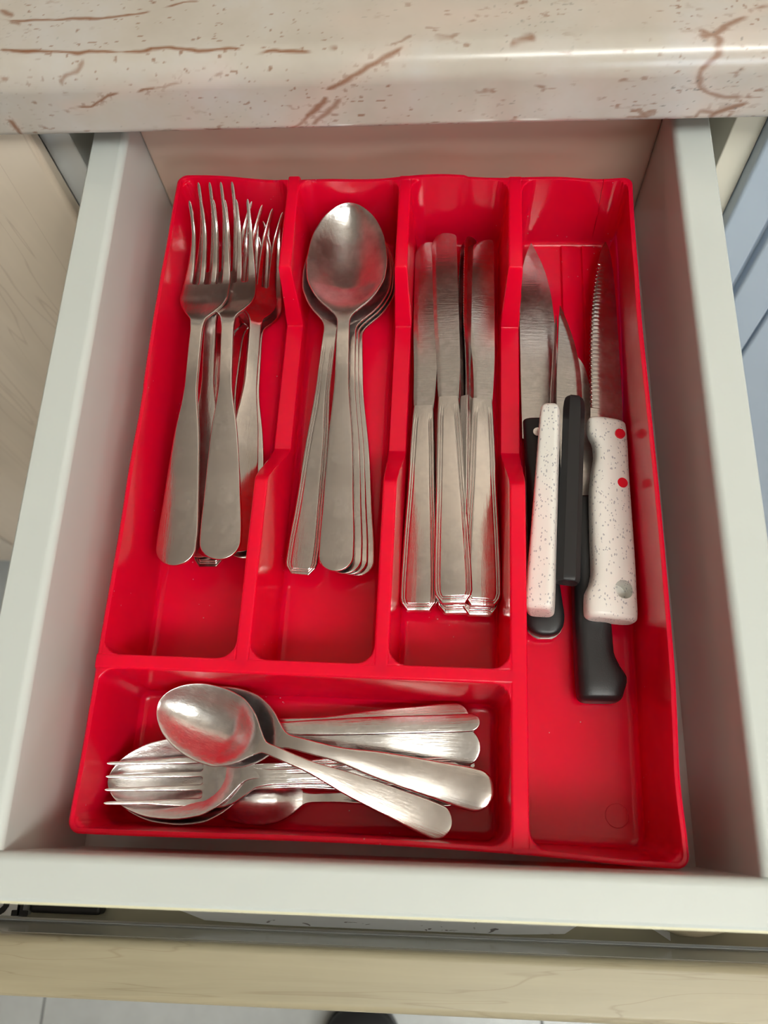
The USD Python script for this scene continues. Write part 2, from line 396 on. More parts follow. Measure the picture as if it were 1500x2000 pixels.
wc = thing('wood_cabinet', 'pale wood grained cabinet door under the worktop at the picture left', 'cabinet')
obj('door', box(-0.502, -0.1778, 0.3215, 0.3320, -0.70, CT0 - 0.004, 0.003), DOOR_WOOD, wc, smooth=30)
obj('carcass', box(-0.504, -0.1862, 0.341, 0.90, -0.70, CT0 - 0.001), MELAMINE_W, wc)
obj('plinth', box(-0.504, -0.186, 0.372, 0.388, FLOOR_Z, -0.70), PLINTH, wc)

wc2 = thing('end_cabinet', 'light beige cabinet door at the far end beyond the wood grained door', 'cabinet')
obj('door', box(-0.86, -0.506, 0.3215, 0.339, -0.70, CT0 - 0.004, 0.003), PLINTH, wc2, smooth=30)
obj('carcass', box(-0.86, -0.505, 0.341, 0.90, -0.70, CT0 - 0.001), MELAMINE_W, wc2)
# wall cabinets above the worktop, mirrored in the steel
for k_, (xa, xb) in enumerate(((-1.0, -0.503), (-0.5, -0.003), (0.0, 0.497), (0.5, 0.997))):
    u_ = thing('wall_cabinet', ('first', 'second', 'third', 'fourth')[k_] + ' tan wall cabinet in the row above the worktop', 'cabinet', group='wall cabinets above the worktop')
    obj('body', box(xa, xb, 0.66, 0.925, 0.66, 1.36), MELAMINE_W, u_)
    obj('door', box(xa + .002, xb - .002, 0.64, 0.6585, 0.66, 1.36, 0.003), TAN, u_, smooth=30)
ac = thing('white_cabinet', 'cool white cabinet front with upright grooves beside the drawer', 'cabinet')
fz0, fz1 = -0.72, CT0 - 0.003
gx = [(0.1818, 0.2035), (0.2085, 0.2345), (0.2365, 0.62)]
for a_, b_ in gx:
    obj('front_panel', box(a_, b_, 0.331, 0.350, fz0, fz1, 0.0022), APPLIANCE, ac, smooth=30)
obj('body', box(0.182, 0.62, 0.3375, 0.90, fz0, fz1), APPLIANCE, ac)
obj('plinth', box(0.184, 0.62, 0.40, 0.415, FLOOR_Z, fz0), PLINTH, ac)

# ------------------------------------------------------------------ the open cutlery drawer
DW, DO, DF, DB = 0.1325, 0.1500, -0.0163, 0.343     # inner half width, outer half width, front face, back wall
DFLOOR = -0.077
dr = thing('drawer', 'open cream drawer holding a red cutlery tray', 'drawer')
r = 0.0035


def side(sgn):
    p_ = np.vstack([[[DO, -0.10]], [[DO, -0.0008]], [[DO - 0.0008, 0]], arc(DW + r, -r, r, 90, 180, 8), [[DW, -0.10]]])
    p_[:, 0] *= sgn
    return profile_sweep(p_, 0.362, 'y', 0.0)


obj('side_panel', side(-1), CREAM, dr, smooth=30)
obj('side_panel', side(1), CREAM, dr, smooth=30)
pf = np.vstack([[[DF, -0.10]], [[DF, -0.0012]], [[DF + 0.0012, 0]], arc(-r, -r, r, 90, 0, 8), [[0, -0.10]]])
obj('front_panel', profile_sweep(pf, 0.300 + 0.016, 'x', -0.158), CREAM, dr, smooth=30)
pe = [(DF - 0.0009, -0.006), (DF - 0.0009, -0.0022), (DF, -0.0022), (DF, -0.006)]
obj('edge_strip', profile_sweep(pe, 0.316, 'x', -0.158), CREAM_EDGE, dr)
obj('back_panel', box(-DW, DW, DB, DB + 0.014, -0.10, -0.004, 0.002), SHADED_BACK, dr, smooth=30)
obj('bottom_panel', box(-DW, DW, 0.0, DB, DFLOOR - 0.006, DFLOOR), CREAM, dr)

# ------------------------------------------------------------------ the lower drawer, a little further out
LT = -0.110                                      # its top edge
LI, LO = -0.0402, -0.0660                        # inner and outer face of its front
LF = -0.163                                      # its floor
ld = thing('lower_drawer', 'lower drawer with a pale wood front showing below the cutlery drawer', 'drawer')
pf = np.vstack([[[LO, -0.30]], arc(LO + 0.004, LT - 0.004, 0.004, 180, 90, 6), arc(LI - 0.004, LT - 0.004, 0.004, 90, 0, 6), [[LI, -0.30]]])
obj('front_panel', profile_sweep(pf, 0.424, 'x', -0.222), FRONT_WOOD, ld, smooth=30)
obj('front_lining', box(-0.212, 0.198, LI, LI + 0.0004, LF, LT - 0.006), CREAM_D, ld)
obj('bottom_panel', box(-0.212, 0.198, LI + 0.0016, 0.30, LF - 0.008, LF), DARK_IN, ld)
obj('side_panel', box(-0.222, -0.212, LI + 0.0002, 0.30, LF - 0.008, -0.148), CREAM, ld)
obj('side_panel', box(0.198, 0.207, LI + 0.0002, 0.30, LF - 0.008, -0.148), CREAM, ld)
pp = trimesh.creation.extrude_polygon(Polygon([(-.118, -.030), (-.097, -.0365), (-.06, -.0375), (.06, -.0375), (.088, -.0362), (.098, -.030), (.098, .12), (-.118, .12)]), 0.0012, engine='earcut')
pp.apply_translation((0, 0, LF + 0.0002))
tag(obj('paper_sheet', pp, PAPER), 'white scribbled paper lying in the lower drawer', 'paper')
pp = trimesh.creation.extrude_polygon(Polygon([(.128, -.030), (.1405, -.0375), (.1405, -.005), (.128, -.005)]), 0.0008, engine='earcut')
pp.apply_translation((0, 0, LF + 0.0002))
tag(obj('paper_scrap', pp, PAPER), 'small white paper corner in the lower drawer near its end', 'paper')
dk_ = thing('added_dark_box', 'dark box added in the gap of the lower drawer beside the grey carton', 'tray')  # dark box added where the gap interior reads dark
obj('tray_body', box(-0.188, -0.150, -0.0355, 0.06, LF + 0.0002, LF + 0.010, 0.002), BLACK, dk_, smooth=30)
bk = thing('carton', 'pale grey carton with bold black letters in the lower drawer', 'carton')
obj('carton_body', box(-0.2115, -0.1905, -0.0375, 0.06, LF, LF + 0.012, 0.001), CARTON, bk, smooth=30)
tx = meshkit.text_mesh('OI', 0.016, 0.0004, bold=True); tx.apply_translation((-0.2135, -0.0365, LF + 0.012)); obj('lettering', tx, INK, bk)
obj('edge_line', box(-0.1925, -0.1915, -0.0365, 0.05, LF + 0.012, LF + 0.0124), INK, bk)

# cloth bag at the other end of the lower drawer
s_ = [m3.Manifold.sphere(1, 24).scale((.03, .022, .012)).translate((.150, -.012, LF + .0125)), m3.Manifold.sphere(1, 24).scale((.024, .03, .010)).translate((.172, .002, LF + .0125))]
bag = m3.Manifold.batch_hull(s_)
mm = bag.refine_to_length(0.004).to_mesh(); bv = mm.vert_properties[:, :3].astype(float)
bv = bv + (meshkit.fbm(bv * 120, 3, 5)[:, None] - .5) * np.array([.003, .003, .003]); bv[:, 2] = np.maximum(bv[:, 2], LF + .0003)
BAG = plain('cream_cloth', (0.62, 0.55, 0.42), 0.8)
tag(obj('cloth_bag', (bv, mm.tri_verts), BAG, smooth=60), 'crumpled cream cloth bag in the lower drawer', 'bag')

# a black shoe on the floor, its toe just in the picture
sx, sy = -0.063, -0.287
sh = thing('shoe', 'black shoe toe on the grey floor tiles', 'shoe')
hull = m3.Manifold.batch_hull([m3.Manifold.sphere(1, 24).scale((.046, .05, .030)).translate((sx, sy + .055, FLOOR_Z + .034)), m3.Manifold.sphere(1, 24).scale((.040, .05, .045)).translate((sx, sy - .09, FLOOR_Z + .055))])
cut = m3.Manifold.cube((.4, .6, .1)).translate((sx - .2, sy - .3, FLOOR_Z + .012))
obj('upper', hull ^ cut, BLACK_RUB, sh, smooth=40)
obj('sole', m3.Manifold.batch_hull([m3.Manifold.cylinder(.016, .047, .047, 32).translate((sx, sy + .058, FLOOR_Z)), m3.Manifold.cylinder(.016, .040, .040, 32).translate((sx, sy - .095, FLOOR_Z))]), BLACK, sh, smooth=40)

# ------------------------------------------------------------------ red cutlery tray
MM = 0.001
TRAY_BASE = -0.0752
TA = math.radians(-1.1)


def tray():
    """Height field in millimetres over (u, v): wells between drafted, rounded walls. Returns vertices, faces and a part name per face."""
    H, F = 50.0, 2.0
    U0, U1, V0, V1 = -119.4, 114.6, 4.4, 323.4
    run = 4.6
    # wall profile: distance d from the wall's top edge -> height
    th = math.atan2(1.6, 40.0)
    pts = [(-1.0, H)] + [(-1.0 + 1.2 * math.sin(a), H - 1.2 + 1.2 * math.cos(a)) for a in np.linspace(0.15, math.pi / 2 - th, 8)]
    d0, h0 = pts[-1]
    rb = 4.2
    hb = F + rb * (1 - math.sin(th)); xb = d0 + (h0 - hb) * math.tan(th)
    pts += [(xb, hb)]
    cx, cz = xb + rb * math.cos(th), F + rb
    pts += [(cx - rb * math.cos(a), cz - rb * math.sin(a)) for a in np.linspace(th, math.pi / 2, 10)[1:]]
    P = np.array(pts)
    prof_d, prof_h = P[:, 0], P[:, 1]
    prof = lambda d: np.interp(d, prof_d, prof_h)
    Dm = prof_d[-1]
    uw = [(-58.8, 2.9), (-1.3, 2.9), (54.3, 3.3)]                 # dividers: axis, half width of the top
    vc, vw = 70.8, 2.9                                            # cross divider
    t = 2.0
    offs = np.r_[prof_d, np.arange(0.35, 8.6, 0.5)]
    us, vs = [np.linspace(U0, U1, 118)], [np.linspace(V0, V1, 150)]
    for u0, w in uw:
        us += [u0 + w + offs, u0 - w - offs, [u0]]
    us += [U0 + t + offs, U1 - t - offs, U0 + np.array([0, .25, .6, 1, 1.5]), U1 - np.array([0, .25, .6, 1, 1.5])]
    vs += [vc + vw + offs, vc - vw - offs, V0 + t + offs, V1 - t - offs, V0 + np.array([0, .25, .6, 1, 1.5]), V1 - np.array([0, .25, .6, 1, 1.5])]
    vs += [np.linspace(150, 192, 40), np.linspace(254, 272, 28)]
    us += [np.linspace(82, 104, 60)]
    def lines(a):
        a = np.sort(np.concatenate([np.ravel(x) for x in a])); k = [a[0]]
        for x in a[1:-1]:
            if x - k[-1] > 0.16:
                k.append(x)
        return np.r_[k, a[-1]]
    us, vs = lines(us), lines(vs)
    us, vs = us[(us >= U0) & (us <= U1)], vs[(vs >= V0) & (vs <= V1)]
    U, V = np.meshgrid(us, vs)
    nz = lambda a, b, s: (meshkit.fbm(np.stack([a, b, np.full_like(a, s)], -1), 3, 11) - 0.5)
    def smin(a, b, k):
        h = np.clip(0.5 + 0.5 * (b - a) / k, 0, 1)
        return b * (1 - h) + a * h - k * h * (1 - h)
    # dividers are cut down between v = 154 and 268
    def ss(x): x = np.clip(x, 0, 1); return x * x * (3 - 2 * x)
    notch = np.where(V < 210, H + 1 - 39 * (0.25 * ss((V - 153) / 33) + 0.75 * np.clip((V - 153) / 33, 0, 1)), H + 1 - 39 * (0.3 * ss((268 - V) / 9.5) + 0.7 * np.clip((268 - V) / 9.5, 0, 1)))
    Hs, lab = [], []
    for i, (u0, w) in enumerate(uw):
        d = np.abs(U - u0) - w
        h = prof(d)
        low = np.where((V > 120) & (V < 300), smin(h, notch, 2.2), h)
        h = np.where(h > F + 0.01, np.maximum(low, F), F)
        if i < 2:
            h = np.where(V < vc, F, h)                            # they end at the cross divider
        Hs.append(h); lab.append(f'divider{i}')
    dv = np.abs(V - vc) - vw
    hc = np.where(U > uw[2][0], F, prof(dv))
    Hs.append(hc); lab.append('cross')
    # outer wall, its top edge a little wavy
    rimw = 4.5 * nz(U / 62, V / 62, 1.0) + (1.1 * np.sin(U / 21 + 0.6) + 0.7 * np.sin(U / 9.0)) * (V > 200)
    dl, dr_, df, db = U - U0 - t, U1 - U - t, V - V0 - t, V1 - V - t
    dU, dV = np.minimum(dl, dr_), np.minimum(df, db)
    do = np.minimum(dU, dV)
    ho = np.minimum(prof(do), H + np.where(do < 3, rimw, 0))
    ho = np.where(do < 0.3, H + rimw - 0.5 * np.clip((do + t) < 0.3, 0, 1), ho)
    ho = np.where((do >= 0.3), np.where(prof(do) > 40, prof(do) + rimw * np.clip((prof(do) - 40) / 10, 0, 1), prof(do)), ho)
    # mould seam in the back wall: the part to one side stands 0.9 mm proud
    Hs.append(ho); lab.append('outer')
    # rounded vertical corners of the wells
    dUw = np.min([np.abs(U - u0) - w for (u0, w), k in zip(uw, range(3)) if True], axis=0)
    dU2 = np.where((V < vc) , np.minimum(np.abs(U - uw[2][0]) - uw[2][1], dU), np.minimum(dUw, dU))
    dU2 = np.where((V > 150) & (V < 274), dU, dU2)
    dV2 = np.where(U < uw[2][0], np.minimum(dv, dV), dV)
    Rc = 8.0
    a, b = np.maximum(Rc - dU2, 0), np.maximum(Rc - dV2, 0)
    dc_ = Rc - np.hypot(a, b)
    hcorner = np.where((dU2 > 0) & (dV2 > 0) & (dU2 < Rc) & (dV2 < Rc), prof(dc_), F)
    S = np.stack(Hs + [hcorner])
    Z = S.max(0)
    own = np.stack(Hs).argmax(0)
    own = np.where(np.stack(Hs).max(0) <= F + 0.02, len(Hs) - 1, own)
    # two low steps in the floor of the knife well, running forward from the back wall
    for ua, ub, vend in ((83.4, 83.6, 190), (94.5, 94.2, 150)):
        du = U - (ua + (ub - ua) * (318 - V) / 100)
        step = np.where((du > 0) & (du < 11), 1.7 * (1 - du / 11), 0) * ss((V - vend) / 70) * (V < 317)
        Z = np.where(Z < F + 3.5, np.maximum(Z, F + step), Z)
    # shape: the side walls bow, the corners flare
    k = np.clip((Z - F) / (H - F), 0, 1)
    Ud = U + k * np.where(U > 100, 1.6 * np.sin((V - 30) / 300 * 2 * np.pi) - 0.6 + 2.6 * ss((40 - V) / 40) * 1.0 - 1.2 * ss((V - 260) / 60), 0) + k * np.where(U < -105, -0.8 * np.sin(V / 320 * np.pi), 0)
    Vd = V + k * np.where(V < 14, 0.3 + 0.9 * np.sin((U + 60) / 120 * np.pi) - 0.9 * ss((U - 60) / 40), 0)
    Vd = Vd - k * np.where((V > 312) & (U > 30), 0.9, 0)
    # rounded outer corners
    for cx_, sx in ((U0, 1), (U1, -1)):
        for cy_, sy in ((V0, 1), (V1, -1)):
            R_ = 5.0
            ox, oy = cx_ + sx * R_, cy_ + sy * R_
            ax, ay = (U - ox) * -sx, (V - oy) * -sy
            rr = np.hypot(np.maximum(ax, 0), np.maximum(ay, 0))
            inc = (ax > 0) & (ay > 0)
            m_ = np.maximum(ax, ay)
            sc = np.where(inc & (rr > 0), m_ / np.maximum(rr, 1e-9), 1)
            Ud = np.where(inc, Ud + ((ox - sx * ax * sc) - U), Ud)
            Vd = np.where(inc, Vd + ((oy - sy * ay * sc) - V), Vd)
    top = np.stack([Ud, Vd, Z], -1).reshape(-1, 3)
    nr, nc = U.shape
    idx = np.arange(nr * nc).reshape(nr, nc)
    q = np.stack([idx[:-1, :-1], idx[:-1, 1:], idx[1:, 1:], idx[1:, :-1]], -1).reshape(-1, 4)
    f = np.vstack([q[:, [0, 1, 2]], q[:, [0, 2, 3]]])
    oq = np.stack([own[:-1, :-1], own[:-1, 1:], own[1:, 1:], own[1:, :-1]], -1).reshape(-1, 4)
    zq = top[q][:, :, 2].max(1)
    of = np.where(zq <= F + 1.9, len(Hs) - 1, np.array([np.bincount(r_, minlength=5).argmax() for r_ in oq]))
    of = np.r_[of, of]
    # outer skirt and bottom
    ring = np.r_[idx[0, :], idx[1:, -1], idx[-1, -2::-1], idx[-2:0:-1, 0]]
    n0 = len(top)
    low = top[ring].copy(); low[:, 2] = 0
    c0 = low[:, :2].mean(0); low[:, :2] = c0 + (low[:, :2] - c0) * np.array([0.972, 0.98])
    verts = np.vstack([top, low, [[c0[0], c0[1], 0]]])
    m = len(ring); a_ = np.arange(m); b_ = (a_ + 1) % m
    sk = np.vstack([np.c_[ring[a_], n0 + a_, ring[b_]], np.c_[ring[b_], n0 + a_, n0 + b_], np.c_[n0 + b_, n0 + a_, np.full(m, n0 + m)]])
    f = np.vstack([f, sk]); of = np.r_[of, np.full(len(sk), 4)]
    return verts, f, of, lab


tv, tf, tof, tlab = tray()
ca, sa = math.cos(TA), math.sin(TA)
tm = np.eye(4); tm[:3, :3] = np.array([[ca, sa, 0], [-sa, ca, 0], [0, 0, 1]]); tm[3, :3] = (0, 0, TRAY_BASE)
tr = thing('cutlery_tray', 'glossy red plastic cutlery tray with five compartments in the drawer', 'cutlery tray', matrix=tm)
# one set of normals for all parts, so that no seam shows where they meet
_, _, tn = meshkit.arrays((tv, tf), True)


def sub(name, sel, parent, mat_):
    f_ = tf[sel]
    used, inv = np.unique(f_, return_inverse=True)
    par = path_of(parent)
    p = par + '/' + numbered(par, name)
    m_ = usdkit.mesh(stage, p, (tv[used] * MM, inv.reshape(-1, 3)), mat_)
    m_.CreateNormalsAttr(Vt.Vec3fArray.FromNumpy(tn[used].astype(np.float32))); m_.SetNormalsInterpolation('vertex')
    return m_.GetPrim()


sub('tray_body', tof == 4, tr, RED)
for k_ in (0, 1, 2):
    sub('divider', tof == k_, tr, RED)
sub('cross_divider', tof == 3, tr, RED)
ring_ = trimesh.creation.torus(0.0049, 0.00018, major_sections=40, minor_sections=6); ring_.vertices[:, 2] *= 0.5
ring_.apply_translation((0.0998, 0.0213, 0.00200)); obj('mould_mark', ring_, RED, tr, smooth=True)


# ------------------------------------------------------------------ cutlery shapes (millimetres; y from the butt to the tip, z up)
def solid(y, xl, xr, ztop, zbot, cols, caps=(True, True)):
    """A sheet closed on all sides. y, xl, xr: per row; cols: positions 0..1 across, per row or shared; ztop, zbot: arrays rows x cols."""
    nr = len(y)
    cols = np.broadcast_to(cols, (nr, np.shape(cols)[-1]))
    X = xl[:, None] + (xr - xl)[:, None] * cols
    Y = np.broadcast_to(y[:, None], X.shape)
    nc = X.shape[1]
    v = np.vstack([np.stack([X, Y, ztop], -1).reshape(-1, 3), np.stack([X, Y, zbot], -1).reshape(-1, 3)])
    i = np.arange(nr * nc).reshape(nr, nc); j = i + nr * nc
    q = [np.stack([i[:-1, :-1], i[:-1, 1:], i[1:, 1:], i[1:, :-1]], -1).reshape(-1, 4), np.stack([j[:-1, :-1], j[1:, :-1], j[1:, 1:], j[:-1, 1:]], -1).reshape(-1, 4),
         np.stack([i[:-1, 0], i[1:, 0], j[1:, 0], j[:-1, 0]], -1), np.stack([i[:-1, -1], j[:-1, -1], j[1:, -1], i[1:, -1]], -1)]
    if caps[0]:
        q.append(np.stack([i[0, :-1], j[0, :-1], j[0, 1:], i[0, 1:]], -1))
    if caps[1]:
        q.append(np.stack([i[-1, :-1], i[-1, 1:], j[-1, 1:], j[-1, :-1]], -1))
    q = np.vstack(q)
    return v * MM, q


EDGE = np.array([0, .10, .28, .55, .85, 1.1, 1.3, 1.45, 1.6, 1.8, 2.1, 2.3, 2.45, 2.6, 2.85, 3.3])
COLS = (1 - np.cos(np.linspace(0, np.pi, 27))) / 2


def round_edge(e, rad=0.55):
    """How far the surface drops at distance e from its edge."""
    t = np.clip(1 - e / rad, 0, 1)
    return rad * (1 - np.sqrt(np.clip(1 - t * t, 0, 1)))


def blade_rows(L0, L1, n, ends=(0, 0)):
    """Rows between L0 and L1, packed towards a rounded end."""
    a = np.linspace(0, 1, n)
    r = L0 + (L1 - L0) * a
    ex = []
    if ends[0]:
        ex.append(L0 + ends[0] * (1 - np.cos(np.linspace(0, np.pi / 2, 14))))
    if ends[1]:
        ex.append(L1 - ends[1] * (1 - np.cos(np.linspace(0, np.pi / 2, 14))))
    return np.unique(np.round(np.concatenate([r] + ex), 4))


def sheet(y, hw, zc, thick, cup=None, relief=None, panel=False, crown=0.0, fade=None, caps=(True, True)):
    """hw, zc, thick, cup (depth of the hollow) per row. relief(e, y): change of the top by the distance to the edge."""
    if panel:
        s = np.minimum(1, hw / 4.3)
        E = EDGE[None, :] * s[:, None]
        mid = np.linspace(0, 1, 9)[1:-1]
        left = E / (2 * hw[:, None])
        inner = left[:, -1:] + (1 - 2 * left[:, -1:]) * mid[None]
        cols = np.hstack([left, inner, 1 - left[:, ::-1]])
    else:
        cols = np.broadcast_to(COLS, (len(y), len(COLS)))
    U = 2 * cols - 1
    e = (1 - np.abs(U)) * hw[:, None]
    if panel:
        e = e / np.minimum(1, hw / 4.3)[:, None]
    z = zc[:, None] + np.zeros_like(U)
    if cup is not None:
        z = z - cup[:, None] * (0.45 * (1 - U ** 2) + 0.55 * (1 - U ** 2) ** 2)
    if crown:
        z = z + crown * (1 - U ** 2) * np.clip(hw / hw.max(), 0, 1)[:, None] * (1 if fade is None else np.clip((fade - y) / 25, 0, 1)[:, None])
    rad = np.minimum(0.6, thick * .45)[:, None]
    top = z - round_edge(e, rad)
    bot = z - thick[:, None] + round_edge(e, rad)
    if relief is not None:
        top = top + relief(e, y[:, None])
    return solid(y, -hw, hw, top, bot, cols, caps)


def smax(a, b, k):
    h = np.clip(0.5 + 0.5 * (a - b) / k, 0, 1)
    return b * (1 - h) + a * h + k * h * (1 - h)


def end_cap(y, y_end, r, sgn):
    """Factor that rounds a half width off towards an end."""
    t = np.clip((y_end - y) * sgn / r, 0, 1)
    return np.sqrt(np.clip(1 - (1 - t) ** 2, 0.0, 1)) * 0.985 + 0.015


def grooves(e, y=None):
    g = lambda c, w: np.exp(-((e - c) / w) ** 2)
    return -0.36 * g(1.45, .22) - 0.34 * g(2.45, .20) + 0.06 * g(.85, .3)


def handle_width(y, L, style, pts):
    w = Pchip(*np.array(pts).T)(y)
    if style == 'round':
        r = pts[0][1]
        w = w * end_cap(y, 0, r * 0.9, -1)
    elif style == 'octagon':
        c_ = 4.2
        w = np.where(y < c_, w - (c_ - y) * 0.78, w)
    elif style == 'soft':
        r = 4.0
        w = w - 3.2 * (1 - np.sqrt(np.clip(1 - (1 - np.clip(y / r, 0, 1)) ** 2, 0, 1)))
    return w


def make_spoon(name, L, bl, bw, depth, butt_w, neck_w, style='round', rise=12.0, egg=0.87, rim=9.0, waist=None, ridge=0.0, metal=None):
    """Handle and bowl, two parts of one spoon."""
    metal = metal or STEEL
    yb = L - bl
    zc = Pchip([0, .08 * L, .3 * L, yb - .1 * L, yb - .02 * L, yb + bl * .25, yb + bl * .6, L], [2.6, 2.0, 4.8, rise - 1.0, rise, rim + 1.0, rim, rim + 1.6])
    hw_pts = [(0, butt_w / 2), (.07 * L, butt_w / 2 * 1.0), (.16 * L, butt_w / 2 * .9), (.33 * L, (butt_w * .52 + neck_w * .48) / 2), (.5 * L, neck_w / 2 * 1.03), (yb, neck_w / 2), (L, neck_w / 2)]
    if waist:
        hw_pts = waist
    BS = np.array([0, .05, .09, .14, .19, .28, .39, .52, .70, .85, .95, 1.0])
    n_ = neck_w / bw
    BW = np.array([n_, n_ * 1.12, max(.27, n_ * 1.35), max(.43, n_ * 1.6), .60, .81, .96, 1.0, .925, .72, .43, 0])
    bfun = Pchip(BS, BW ** 2)
    def bowl_w(y):
        return bw / 2 * np.sqrt(np.clip(bfun(np.clip((y - yb) / bl, 0, 1)), 0, 1))
    def full(y):
        return np.where(y < yb, handle_width(y, L, style, hw_pts), np.maximum(bowl_w(y), 0.35))
    cut = yb + bl * 0.10
    panel = style == 'octagon'
    if style == 'octagon':
        y = np.unique(np.r_[EDGE * 1.0, np.linspace(3.5, cut, 60)])
    else:
        y = blade_rows(0, cut, 60, (butt_w * .45, 0))
    tk = Pchip([0, .1 * L, .5 * L, cut], [1.4, 1.6, 2.1, 1.5])(y)
    def cupf(y):
        q = np.clip((y - yb - bl * .04) / (bl * .34), 0, 1)
        return depth * np.clip(bowl_w(y) / (bw / 2), 0, 1) ** 1.2 * (q * q * (3 - 2 * q))
    t = thing(name)
    def rel(e, yy):
        if panel:
            return grooves(np.minimum(e, yy)) * np.clip((cut - 14 - yy) / 6, 0, 1)
        return 0 * e
    mh = sheet(y, full(y), zc(y), tk, cupf(y), rel, panel, crown=0.0 if panel else 0.35 + ridge, fade=cut, caps=(True, False))
    obj('handle', mh, metal, t, smooth=35 if panel else 55)
    y2 = blade_rows(cut, L, 44, (0, bl * .16))
    obj('bowl', sheet(y2, full(y2), zc(y2), np.full(len(y2), 1.5), cupf(y2), caps=(False, True)), STEEL_BOWL, t, smooth=75)
    return t.GetPrim() if hasattr(t, 'GetPrim') else t, L, float(zc(0)), float(zc(L))


def make_fork(name, L, head_w, slot, neck, butt_w, neck_w, style='round', rise=9.0, ntine=4, tine_w=3.0, tip_z=15.0, metal=None):
    """Handle, head and four tines. slot: where the tines begin; neck: where the head begins."""
    metal = metal or STEEL
    zc = Pchip([0, .08 * L, .3 * L, neck - .1 * L, neck, (neck + slot) / 2 + 4, slot + 4, (slot + L) / 2 + 6, L], [2.6, 2.0, 4.8, rise - .6, rise, 4.4, 2.2, 5.5, tip_z])
    hw_pts = [(0, butt_w / 2), (.07 * L, butt_w / 2), (.16 * L, butt_w / 2 * .9), (.33 * L, (butt_w * .5 + neck_w * .5) / 2), (neck - .16 * L, neck_w / 2 * 1.02), (neck - 4, neck_w / 2), (neck + 3, neck_w / 2 * 1.25), (neck + 9, head_w / 2 * .66), (neck + 14, head_w / 2 * .9), (neck + 19, head_w / 2), (slot, head_w / 2 * .985), (L, head_w / 2 * .9)]
    cut = neck - 3
    panel = style == 'octagon'
    y = np.unique(np.r_[EDGE, np.linspace(3.5, cut, 58)]) if panel else blade_rows(0, cut, 58, (butt_w * .45, 0))
    tk = Pchip([0, .1 * L, .5 * L, cut], [1.5, 1.8, 2.6, 2.4])(y)
    t = thing(name)
    rel = (lambda e, yy: grooves(np.minimum(e, yy)) * np.clip((cut - 6 - yy) / 6, 0, 1)) if panel else None
    obj('handle', sheet(y, handle_width(y, L, style, hw_pts), zc(y), tk, None, rel, panel, crown=0.0 if panel else 0.35, fade=cut, caps=(True, False)), metal, t, smooth=35 if panel else 55)
    y2 = np.linspace(cut, slot, 30)
    wf = Pchip(*np.array(hw_pts).T)
    cup = 0.8 * np.clip((y2 - neck) / 15, 0, 1)
    obj('head', sheet(y2, wf(y2), zc(y2), np.linspace(2.4, 1.9, 30), cup, caps=(False, True)), metal, t, smooth=55)
    pitch0 = 2 * float(wf(slot)) / ntine
    for k in range(ntine):
        y3 = np.unique(np.r_[slot - .02 + np.array([0, .1, .3, .6, 1, 1.5, 2.2]), np.linspace(slot + 3, L - 3, 22), L - 3 * (1 - np.sin(np.linspace(0, np.pi / 2, 8)))])
        a = (y3 - slot) / (L - slot)
        gap = pitch0 - tine_w
        g = np.where(y3 - slot < gap / 2, np.sqrt(np.clip((gap / 2) ** 2 - (gap / 2 - (y3 - slot)) ** 2, 0, None)), gap / 2)
        c0 = (k - (ntine - 1) / 2) * pitch0
        inl, inr = (k > 0), (k < ntine - 1)
        tw = 1 - 0.45 * np.clip((a - .15) / .85, 0, 1) ** 1.2
        cen = c0 * (1 - 0.05 * a)
        wl = np.where(inl, pitch0 / 2 - g, tine_w / 2 + gap / 2 * (1 - np.clip((y3 - slot) / 22, 0, 1)) * 1.0)
        wr = np.where(inr, pitch0 / 2 - g, tine_w / 2 + gap / 2 * (1 - np.clip((y3 - slot) / 22, 0, 1)) * 1.0)
        endf = np.clip(np.sqrt(np.clip(1 - (1 - np.clip((L - y3) / 2.2, 0, 1)) ** 2, 0, 1)), .12, 1)
        xl, xr = cen - wl * tw * endf, cen + wr * tw * endf
        cc = (1 - np.cos(np.linspace(0, np.pi, 9))) / 2
        u = np.abs(2 * cc - 1)[None]
        lat = np.abs(cen)[:, None] / (head_w / 2)
        e = (1 - u) * ((xr - xl) / 2)[:, None]
        tkk = np.linspace(1.9, 1.3, len(y3))[:, None]
        base = zc(y3)[:, None] - (0.8 * (1 - lat ** 2)) * np.clip(1 - a, 0, 1)[:, None]
        rd = 0.5 * np.minimum(1, (xr - xl)[:, None] / 2)
        obj('tine', solid(y3, xl, xr, base - round_edge(e, rd), base - tkk + round_edge(e, rd), cc), metal, t, smooth=50)
    return t, L, float(zc(0)), float(zc(L))


